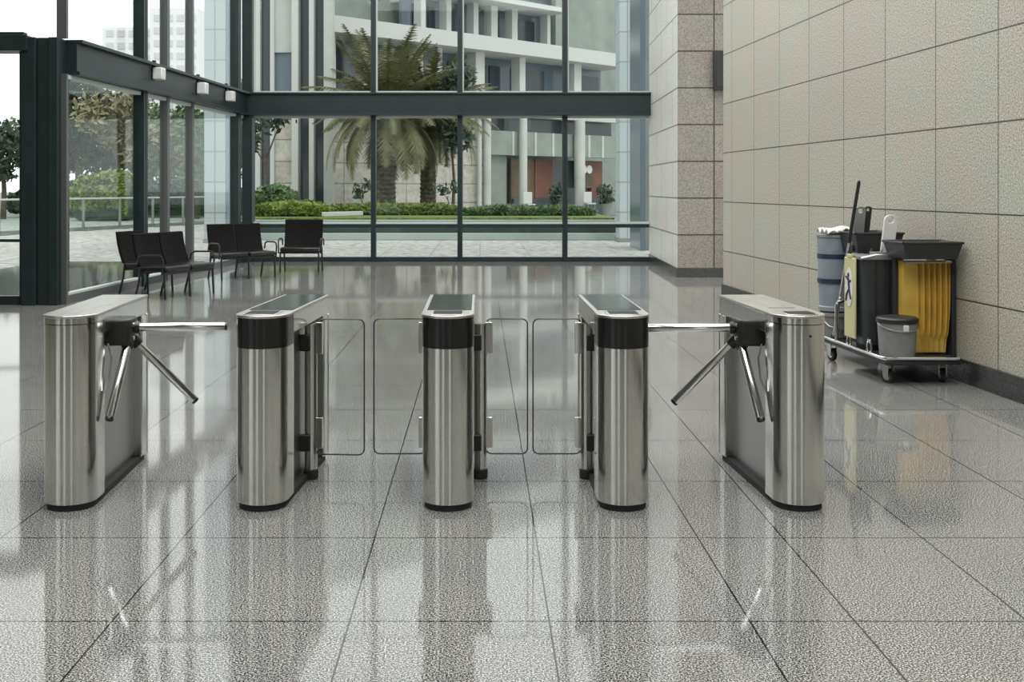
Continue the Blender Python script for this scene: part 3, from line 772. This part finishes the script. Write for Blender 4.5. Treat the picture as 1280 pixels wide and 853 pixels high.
def hedge(name, label, px0, px1, Y, z0, z1, dy, mat, n, seed, size=.13, group=None):
    rnd = random.Random(seed); xa, xb = X_at(px0, Y), X_at(px1, Y)
    t = thing(name, label, 'hedge' if name == 'hedge' else 'bush', ((xa + xb) / 2, Y, z0), 0, group)
    w = (xb - xa) / 2; h = z1 - z0
    core = MB(); core.prism_xz(rrect(-w * .96, w * .96, 0, h * .86, min(w, h) * .3), -dy * .8, dy * .8)
    core.build('core', M['leaf_dark'], t)
    m = MB()
    for _ in range(n):
        x = rnd.uniform(-w, w); edge = 1 - .35 * abs(x / w) ** 4
        zz = rnd.uniform(.1, 1) ** .6 * h * edge + .05 * h * math.sin(x * 3.1 + seed); y = rnd.uniform(-dy, dy) if zz > h * .7 else -dy * rnd.uniform(.8, 1.1)
        a = Vector((rnd.gauss(0, 1), rnd.gauss(0, 1), rnd.gauss(0, 1))).normalized(); b = a.orthogonal().normalized(); s = size * rnd.uniform(.6, 1.4)
        p = Vector((x, y, zz)); m.add([p - a * s, p - b * s * .5, p + a * s, p + b * s * .5], [(0, 1, 2, 3)])
    m.build('foliage', mat, t, smooth=False)
    return t
hedge('hedge', 'bright green low hedge in the planter behind the single armchair', 322, 412, 37.5, .66, 1.10, .5, M['leaf_bright'], 2600, 1)
hedge('bush', 'taller darker bush behind the bright hedge at the left end of the planter', 318, 372, 39.5, .66, 1.62, .7, M['leaf'], 1800, 2)
hedge('hedge', 'clipped green hedge at the foot of the palm trunks', 405, 578, 39.2, .66, 1.02, .5, M['grass'], 3600, 3, .11)
hedge('hedge', 'dark green hedge in the planter in front of the shop', 578, 742, 38.6, .66, .96, .5, M['leaf'], 2800, 4, .11)

def palm(name, label, px, Y, trunk_h, tr, crown_r, nf, seed):
    rnd = random.Random(seed); x = X_at(px, Y)
    t = thing(name, label, 'palm tree', (x, Y, .661), 0, 'palm trees outside the back windows')
    prof = []
    NZ = 46
    for i in range(NZ + 1):
        u = i / NZ; r = tr * (1.12 - .2 * u + .14 * (i % 2)) ; 
        if u > .88: r = tr * (1.0 + .45 * math.sin((u - .88) / .12 * PI * .7))
        prof.append((r, u * trunk_h))
    m = MB(); m.lathe(prof, seg=14)
    # leaf scars
    for _ in range(260):
        a = rnd.uniform(0, 2 * PI); z = rnd.uniform(.05, .97) * trunk_h; r = tr * 1.03
        p = Vector((r * math.cos(a), r * math.sin(a), z)); o = Vector((math.cos(a), math.sin(a), .9)).normalized(); s = Vector((-math.sin(a), math.cos(a), 0))
        m.add([p - s * .09, p + s * .09, p + o * .13], [(0, 1, 2)]); 
    m.build('trunk', M['palm_bark'], t, smooth=False)
    # one frond mesh, copied and turned
    protos = []
    for q in range(4):
        fm = MB(); droop = (.35, .75, 1.15, 1.6)[q]; lift = (1.15, .75, .35, -.05)[q]
        pts = []
        for i in range(15):
            s = i / 14; ang = lift - droop * s
            if i == 0: pts.append(Vector((.15, 0, 0)))
            else: pts.append(pts[-1] + Vector((math.cos(ang), 0, math.sin(ang))) * (crown_r * 1.12 / 14))
        fm.tube(pts, [.04 * (1 - .85 * i / 14) for i in range(15)], 5)
        for i in range(1, 71):
            s = i / 71 * 14; k = int(s); p = pts[k].lerp(pts[min(k + 1, 14)], s - k); d = (pts[min(k + 1, 14)] - pts[k]).normalized() if k < 14 else d
            ln = .62 * math.sin(PI * min(1, (i / 71) * .86 + .12)) ** .7
            for sd in (-1, 1):
                tip = p + d * ln * .55 + Vector((0, sd, 0)) * ln * .75 + Vector((0, 0, -ln * rnd.uniform(.15, .5)))
                w = d * .024
                fm.add([p - w, p + w, tip], [(0, 1, 2)])
        protos.append(fm)
    first = [None] * 4
    for i in range(nf):
        q = i % 4
        if first[q] is None:
            o = protos[q].build('frond', M['frond'], t, smooth=False); first[q] = o
        else:
            o = first[q].copy(); COL.objects.link(o); o.parent = t
        o.location = (0, 0, trunk_h * (.985 + .01 * (3 - q)))
        o.rotation_euler = (0, rnd.uniform(-.14, .14), 2 * PI * i / nf * 1.618 * 4 + rnd.uniform(-.2, .2))
        sc = rnd.uniform(.85, 1.12); o.scale = (sc, sc, sc)
    return t
palm('palm_tree', 'taller palm tree with the thicker trunk, left of the two outside', 482, 42.5, 3.95, .33, 2.9, 84, 11)
palm('palm_tree', 'slimmer palm tree on the right of the thick-trunked palm', 535, 44.5, 3.9, .27, 2.4, 68, 12)

def tree(name, label, px, Y, h, blobs, leafmat, seed, n=1500, size=.25, trunk=.16, z0=0.0, group=None, branch=True):
    rnd = random.Random(seed); x = X_at(px, Y)
    t = thing(name, label, 'tree', (x, Y, z0), 0, group)
    m = MB(); m.tube([(0, 0, 0), (.05, .0, h * .25), (-.04, 0, h * .5)], [trunk, trunk * .8, trunk * .6], 8)
    if branch:
        for (c, r) in blobs:
            m.tube([(-.04 + .02 * c[0], 0, h * .42), (c[0] * .5, c[1] * .5, (h * .45 + c[2]) * .5), c], [trunk * .5, trunk * .33, trunk * .14], 6)
            for _ in range(3):
                d = Vector((rnd.uniform(-1, 1), rnd.uniform(-1, 1), rnd.uniform(-.2, 1))) * r[0] * .7
                m.tube([Vector(c) * .75 + Vector((0, 0, h * .1)), Vector(c) + d], [trunk * .22, trunk * .08], 5)
    m.build('trunk', M['bark'], t)
    l = MB()
    for (c, r) in blobs: leaf_blob(l, c, r, int(n / len(blobs)), size, rnd, .25)
    l.build('foliage', leafmat, t, smooth=False)
    return t
G = 'street trees beyond the glass balustrade'
tree('street_tree', 'dark green street tree seen through the leftmost pane beside the steel column', 96, 62, 7.5, [((-1.2, 0, 5.6), (1.7, 1.6, 1.5)), ((1.0, 0, 6.3), (1.7, 1.6, 1.6)), ((.3, .5, 4.6), (1.6, 1.5, 1.1)), ((-.9, .3, 3.4), (1.5, 1.4, .9)), ((-.4, 0, 7.6), (1.6, 1.4, 1.0))], M['leaf_dark'], 21, 2600, .22, group=G)
tree('street_tree', 'olive leaved street tree with forked trunks left of the double mullion', 148, 60, 7.4, [((-1.2, 0, 5.6), (1.3, 1.3, 1.2)), ((.7, 0, 6.2), (1.3, 1.3, 1.3)), ((-.2, .5, 4.4), (1.1, 1.0, .8)), ((.6, .5, 3.3), (.9, 1.0, .6))], M['leaf_olive'], 22, 1500, .2, group=G)
tree('street_tree', 'pale olive street tree right of the double mullion', 212, 66, 6.6, [((-1.2, 0, 4.6), (1.5, 1.3, 1.2)), ((.9, 0, 5.4), (1.2, 1.3, 1.1)), ((1.4, 0, 3.4), (1.2, 1.2, 1.0))], M['leaf_olive'], 23, 900, .2, group=G)
tree('street_tree', 'dark leafy street tree left of the tiled pillar', 246, 58, 6.0, [((-.4, 0, 4.9), (1.2, 1.2, 1.2)), ((.5, 0, 3.6), (1.2, 1.2, 1.0)), ((0, 0, 2.3), (1.1, 1.1, .9))], M['leaf'], 24, 1300, .2, group=G)
tree('young_tree', 'dark young tree overhanging the left end of the planter', 332, 41, 4.6, [((-.2, 0, 3.5), (.9, .8, .7)), ((.7, 0, 3.8), (.7, .7, .5)), ((-.6, 0, 2.6), (.5, .5, .6))], M['leaf_dark'], 25, 420, .15, .08, .6)
tree('young_tree', 'dark broadleaf tree right of the slimmer palm', 566, 43, 5.2, [((-.2, 0, 4.4), (.75, .7, .9)), ((.1, 0, 3.0), (.7, .7, .7)), ((.3, 0, 5.3), (.7, .7, .6))], M['leaf_dark'], 26, 700, .17, .07, .6)
tree('young_tree', 'tiny sapling between the palm trunks and the pillars', 560, 40.5, 1.3, [((-.25, 0, .9), (.35, .3, .35)), ((.2, 0, 1.0), (.3, .3, .3))], M['leaf_dark'], 27, 60, .12, .025, .66)
tree('young_tree', 'tiny sapling left of the thick palm trunk', 452, 40.5, 1.3, [((-.1, 0, .8), (.3, .3, .35)), ((.15, 0, 1.0), (.25, .3, .25))], M['leaf_dark'], 28, 60, .12, .025, .66)
hedge('bush', 'round bright bush behind the balustrade under the olive tree', 100, 168, 56, 0, 2.35, 1.4, M['leaf_bright'], 2600, 31, .17)
hedge('hedge', 'dark hedge along the street behind the balustrade', 20, 330, 64, 0, 1.9, 1.0, M['leaf_dark'], 5200, 32, .22)
tree('street_tree', 'dark street tree glimpsed at the left picture edge', 4, 58, 6, [((0, 0, 3.9), (2.0, 1.6, 1.3)), ((-1, 0, 2.6), (2, 1.4, .9))], M['leaf_dark'], 33, 1500, .22, group=G)

for (px, Yt, hh, mt, sd, lab) in ((66, 74, 7.8, 'leaf', 41, 'tall green tree behind the dark street tree next to the steel column'), (122, 76, 7.8, 'leaf_dark', 42, 'tall dark tree filling the gap behind the forked olive tree'), (186, 78, 7.0, 'leaf', 43, 'tall green tree behind the double mullion'), (232, 80, 6.6, 'leaf_olive', 44, 'tall olive tree far behind the narrow panes'), (306, 70, 8.0, 'leaf', 45, 'green tree between the tiled pillar and the finned building')):
    tree('street_tree', lab, px, Yt, hh, [((-1.6, 0, hh * .62), (2.0, 1.7, 1.7)), ((1.4, 0, hh * .72), (2.0, 1.7, 1.8)), ((0, .4, hh * .45), (2.1, 1.6, 1.4)), ((.2, 0, hh * .9), (1.6, 1.5, 1.2))], M[mt], sd, 3000, .22, group=G)
# glass balustrade on the plaza
ba = Vector((-18.2, 33.0)); bb2 = Vector((-11.9, 52.0)); bdv = bb2 - ba; BL = bdv.length
brot = math.atan2(bdv.y, bdv.x)
t = thing('glass_balustrade', 'glass balustrade with steel posts across the plaza left', 'balustrade', (ba.x, ba.y, -.02), brot)
M['bal_glass'] = glass('balustrade_glass', (0.86, 0.92, 0.90), 1.3)
MB().tube([(0, 0, 1.22), (BL, 0, 1.22)], .035, 10).build('handrail', M['white_conc'], t)
MB().box(0, BL, -.05, .05, .0, .14).build('bottom_rail', M['grey_clad'], t, bevel=.01)
MB().box(0, BL, -.006, .006, .14, 1.19).build('glass', M['bal_glass'], t, smooth=False)
nposts = 9
for i in range(nposts):
    s = BL * (i + .5) / nposts
    p = MB().box(s - .03, s + .03, -.05, .05, .0, 1.2).build('post', M['grey_clad'], t, bevel=.008)
    MB().box(s - .18, s + .18, -.32, .12, 0, .06).build('foot', M['grey_clad'], p, bevel=.01)

# tiled pillars near the glass
def pillar(name, label, px0, px1, Y, mat, depth, band=None):
    xa, xb = X_at(px0, Y), X_at(px1, Y)
    t = thing(name, label, 'pillar', ((xa + xb) / 2, Y, -.02)); w = (xb - xa) / 2
    MB().box(-w, w, 0, depth, 0, 12).build('shaft', mat, t, bevel=.03)
    MB().box(-w - .03, w + .03, -.03, depth + .03, 0, .12).build('base', M['grey_clad'], t, bevel=.01)
    if band: MB().box(w, w + band, .05, depth, 0, 12).build('edge_fin', M['pillar_blue'], t, bevel=.01)
    return t
pillar('tiled_pillar', 'pale blue tiled pillar outside the left windows', 255, 282, 33, M['pillar_tile'], .7, .12)
pillar('tiled_pillar', 'pale tiled pillar outside the right end of the back windows', 774, 795, 33.5, M['pillar_tile'], .9, .25)
t = thing('corner_fin', 'dark blue glazed fin beside the stone pier outside', 'facade', (X_at(806, 29), 29, -.02))
MB().box(-.12, .02, 0, 2.0, 0, 12).build('panel', M['win_blue'], t, bevel=.01)
MB().box(.02, .30, .2, 2.2, 0, 12).build('side', M['green_grey'], t, bevel=.01)

# main building: facade runs back to the right
A = Vector((-4.64, 50.0)); dv = Vector((.708, .706)).normalized()
frot = math.atan2(dv.y, dv.x)
def fu(px):
    kx = (px - CX) / F
    return (kx * A.y - A.x) / (dv.x - kx * dv.y)
t = thing('office_building', 'pale office building with white floor bands and shop front behind the palms', 'building', (A.x, A.y, 0), frot)
def fb(name, mat, px0, px1, z0, z1, d0, d1, parent=None, bevel=0):
    return MB().box(fu(px0), fu(px1), d0, d1, z0, z1).build(name, mat, parent or t, smooth=False, bevel=bevel)
fb('wall', M['beige_panel'], 402, 606, 0, 5.2, 0, .6)
fb('rear_wall', M['green_grey'], 440, 830, 0, 17, 3.0, 4.0)
fb('floor_band', M['white_conc'], 402, 772, 8.2, 8.9, -.9, 3.0)
fb('floor_band', M['concrete'], 402, 772, 5.2, 5.75, -.2, 3.0)
fb('floor_band', M['white_conc'], 540, 692, 10.62, 10.85, -1.0, 3.0)
fb('floor_band', M['concrete'], 540, 770, 13.6, 14.3, -.3, 3.0)
fb('glazing', M['win_blue'], 402, 772, 5.75, 8.2, 1.2, 1.4)
fb('glazing', M['win_blue'], 520, 700, 8.9, 10.62, 1.0, 1.2)
fb('glazing', M['green_grey'], 700, 772, 8.9, 13.6, .3, .6)
fb('glazing', M['win_blue'], 540, 770, 10.85, 13.6, 1.3, 1.5)
for a, b in ((412, 418), (452, 458), (520, 527), (545, 551), (593, 604), (648, 655), (716, 725)):
    fb('column', M['white_conc'], a, b, 5.75, 8.2, -.1, .5)
for a, b in ((528, 534), (560, 566), (594, 600), (616, 624), (642, 649), (686, 690)):
    fb('column', M['white_conc'], a, b, 8.9, 10.62, .1, .6)
for a, b in ((533, 541), (552, 560), (575, 585), (604, 613), (632, 640), (664, 684)):
    fb('window', M['win_dark'], a, b, 9.2, 10.3, .9, 1.02)
for a, b in ((580, 590), (608, 628), (632, 645), (660, 700), (730, 768)):
    fb('window', M['win_dark'], a, b, 6.6, 7.8, 1.1, 1.22)
for a, b in ((470, 488), (492, 515), (530, 543), (426, 450)):
    fb('window', M['win_dark'], a, b, 6.3, 7.9, 1.1, 1.22)
# ground floor towards the right: columns, canopy band and shop front
for a, b in ((592, 596), (600, 607), (645, 652), (714.5, 723.5)):
    c_ = (fu(a) + fu(b)) / 2; r_ = (fu(b) - fu(a)) / 2
    MB().lathe([(r_, 0), (r_, 5.2)], (c_, -.3), 20).build('round_column', M['concrete'], t)
fb('canopy_band', M['green_grey'], 612, 773, 3.25, 4.45, .0, .5)
fb('upper_windows', M['win_dark'], 612, 773, 4.45, 5.2, .5, .8)
for a in (640, 668, 690, 735, 752): fb('band_joint', M['concrete'], a, a + 2.5, 3.25, 4.45, -.03, .05)
fb('glass_wall', M['green_grey'], 606, 640, 0, 3.25, .4, .7)
fb('shop_window', M['brown_panel'], 655, 684, 0, 3.1, .9, 1.1)
fb('shop_window', M['win_dark'], 632, 650, 0, 3.2, .9, 1.1)
fb('red_panel', M['red_panel'], 684, 706, 0, 3.1, .85, 1.1)
fb('shop_window', M['win_dark'], 706, 754, 0, 3.1, 1.0, 1.2)
fb('red_panel', M['red_panel'], 754, 768, 0, 3.1, .85, 1.1)
fb('shop_base', M['win_dark'], 655, 772, 0, 1.05, .7, .85)
fb('white_notice', M['white_conc'], 637, 643, 2.3, 3.2, .75, .8)
sm = MB()
for dx in (-.22, .22):
    c_ = fu(744.5) + dx
    n0 = 8
    sm.prism_xz([(c_ + .24 * math.cos(2 * PI * k / n0), 2.62 + .24 * math.sin(2 * PI * k / n0)) for k in range(n0)], .60, .66)
sm.build('shop_emblem', M['tower'], t, smooth=False)
fb('emblem_board', M['brown_panel'], 733, 754, 1.6, 3.1, .67, .75)
# small furnishings in front of the shop
for (px, lab) in ((662, 'white cafe chair outside the shop front, left one'), (737, 'white cafe chair outside the shop front below the white emblem')):
    Yc = A.y + fu(px) * dv.y - 2.0
    q = thing('cafe_chair', lab, 'chair', (X_at(px, Yc), Yc, 0), .4, 'cafe chairs outside the shop')
    MB().box(-.25, .25, -.25, .25, .75, .82).build('seat', M['white_conc'], q, bevel=.02)
    MB().box(-.25, .25, .2, .26, .82, 1.4).build('backrest', M['white_conc'], q, bevel=.03)
    for sx in (-.2, .2):
        for sy in (-.2, .2): MB().tube([(sx, sy, .75), (sx * 1.15, sy * 1.15, -.02)], .025, 6).build('leg', M['grey_clad'], q)
for (px, lab) in ((697, 'dark potted shrub outside the red shop panel left of the mullion'), (757, 'dark potted shrub right of the white shop emblem')):
    Yc = A.y + fu(px) * dv.y - 2.2
    q = thing('potted_shrub', lab, 'plant', (X_at(px, Yc), Yc, -.02), 0, 'potted shrubs outside the shop')
    MB().lathe([(.22, 0), (.34, .75), (.36, .78), (.30, .78)], seg=16).build('pot', M['grey_clad'], q)
    l = MB(); leaf_blob(l, (0, 0, 1.3), (.55, .5, .6), 160, .16, random.Random(px), .2); l.tube([(0, 0, .7), (0, 0, 1.5)], .05, 6); l.build('foliage', M['leaf_dark'], q, smooth=False)

# finned block to the left of it
YF = 46.0
t = thing('finned_building', 'grey office block with tall vertical fins left of the palms', 'building', (X_at(318, YF), YF, 0))
xo = X_at(318, YF)
def ff_(name, mat, px0, px1, z0, z1, d0, d1): return MB().box(X_at(px0, YF) - xo, X_at(px1, YF) - xo, d0, d1, z0, z1).build(name, mat, t, smooth=False)
ff_('wall', M['grey_clad'], 300, 410, 0, 15, .5, 1.2)
ff_('wing', M['grey_clad'], 300, 350, 0, 15, 1.2, 6)
for a, b, mat, d in ((318, 325, 'white_conc', 0), (337, 342, 'white_conc', .1), (366, 374, 'white_conc', -.3), (387, 393, 'white_conc', -.2), (405, 416, 'concrete', -.1)):
    ff_('fin', M[mat], a, b, 0, 15, d, .6)
for a, b in ((325, 337), (374, 387), (393, 405)):
    ff_('window_strip', M['win_dark'], a, b, 0, 15, .35, .55)
ff_('panel', M['beige_panel'], 342, 366, 0, 4.4, .2, .55)
ff_('panel', M['win_blue'], 342, 366, 4.4, 7.2, .35, .55)
ff_('panel', M['concrete'], 342, 366, 7.2, 15, .2, .55)

# distant white tower block
YW = 165.0
t = thing('tower_block', 'distant white tower block with rows of windows above the left beam', 'building', (X_at(190, YW), YW, -.05))
xo = X_at(190, YW)
def zz(py): return Z_at(py, YW)
MB().box(X_at(128, YW) - xo, X_at(195, YW) - xo, 0, 12, 0, zz(34)).box(X_at(195, YW) - xo, X_at(255, YW) - xo, -3, 12, 0, zz(14)).build('wall', M['tower'], t, smooth=False)
MB().box(X_at(205, YW) - xo, X_at(240, YW) - xo, 0, 6, zz(14), zz(10)).build('roof_housing', M['tower'], t, smooth=False)
for r in range(11):
    y0 = 22 + r * 15.5
    for cpx in (133, 147, 161, 185) + (200, 214, 228, 242):
        if cpx < 195 and y0 < 36: continue
        dd = 0 if cpx < 195 else -3
        MB().box(X_at(cpx, YW) - xo, X_at(cpx + 9, YW) - xo, dd - .12, dd + .2, zz(y0 + 8), zz(y0)).build('window', M['tower_win'], t, smooth=False)

# ================================================================== LIGHT
w = bpy.data.worlds.new('World'); scene.world = w; w.use_nodes = True
nt = w.node_tree; bgn = nt.nodes['Background']
tc = nt.nodes.new('ShaderNodeTexCoord'); n = nt.nodes.new('ShaderNodeTexNoise'); n.inputs['Scale'].default_value = 2.2; n.inputs['Detail'].default_value = 5
nt.links.new(tc.outputs['Generated'], n.inputs['Vector'])
r = nt.nodes.new('ShaderNodeValToRGB'); r.color_ramp.elements[0].position = .35; r.color_ramp.elements[1].position = .7
r.color_ramp.elements[0].color = (0.80, 0.81, 0.81, 1); r.color_ramp.elements[1].color = (0.92, 0.92, 0.91, 1)
nt.links.new(n.outputs['Fac'], r.inputs['Fac']); nt.links.new(r.outputs['Color'], bgn.inputs['Color'])
bgn.inputs['Strength'].default_value = 1.6
def area(name, loc, sx, sy, power, col=(1, .97, .9), rot=(0, 0, 0)):
    l = bpy.data.lights.new(name, 'AREA'); l.shape = 'RECTANGLE'; l.size = sx; l.size_y = sy; l.energy = power; l.color = col
    o = bpy.data.objects.new(name, l); COL.objects.link(o); o.location = loc; o.rotation_euler = rot
    return o
for i, (x, y) in enumerate(((-3, 1), (1.8, 1), (-3, 7), (1.8, 7), (-3, 13), (1.8, 13), (-3, 19), (1.5, 18.5))):
    area('ceiling_light', (x, y, CEIL - .05), 3.6, 4.6, 310, (1, 1, .985))  # unseen area lamps added under the ceiling to brighten the lobby
sl = bpy.data.lights.new('sun', 'SUN'); sl.energy = 0.8; sl.angle = math.radians(12); sl.color = (1, .97, .92)
so = bpy.data.objects.new('sun', sl); COL.objects.link(so); so.rotation_euler = (math.radians(42), 0, math.radians(30))

# ================================================================== CAMERA
cam = bpy.data.cameras.new('camera'); co = bpy.data.objects.new('camera', cam); COL.objects.link(co)
cam.sensor_fit = 'HORIZONTAL'; cam.sensor_width = 36.0; cam.lens = F / 1280 * 36.0
cam.shift_x = (640 - CX) / 1280; cam.shift_y = -(426.5 - HY) / 1280
co.location = (0, 0, H); co.rotation_euler = (PI / 2, 0, 0)
cam.clip_end = 1000
scene.camera = co
vs_ = scene.view_settings
scene.display_settings.display_device = 'sRGB'
vs_.view_transform = 'Standard'; vs_.look = 'None'; vs_.gamma = 1.0; vs_.use_curve_mapping = False
vs_.exposure = 0.0
scene.cycles.transparent_max_bounces = 24
scene.cycles.max_bounces = 8
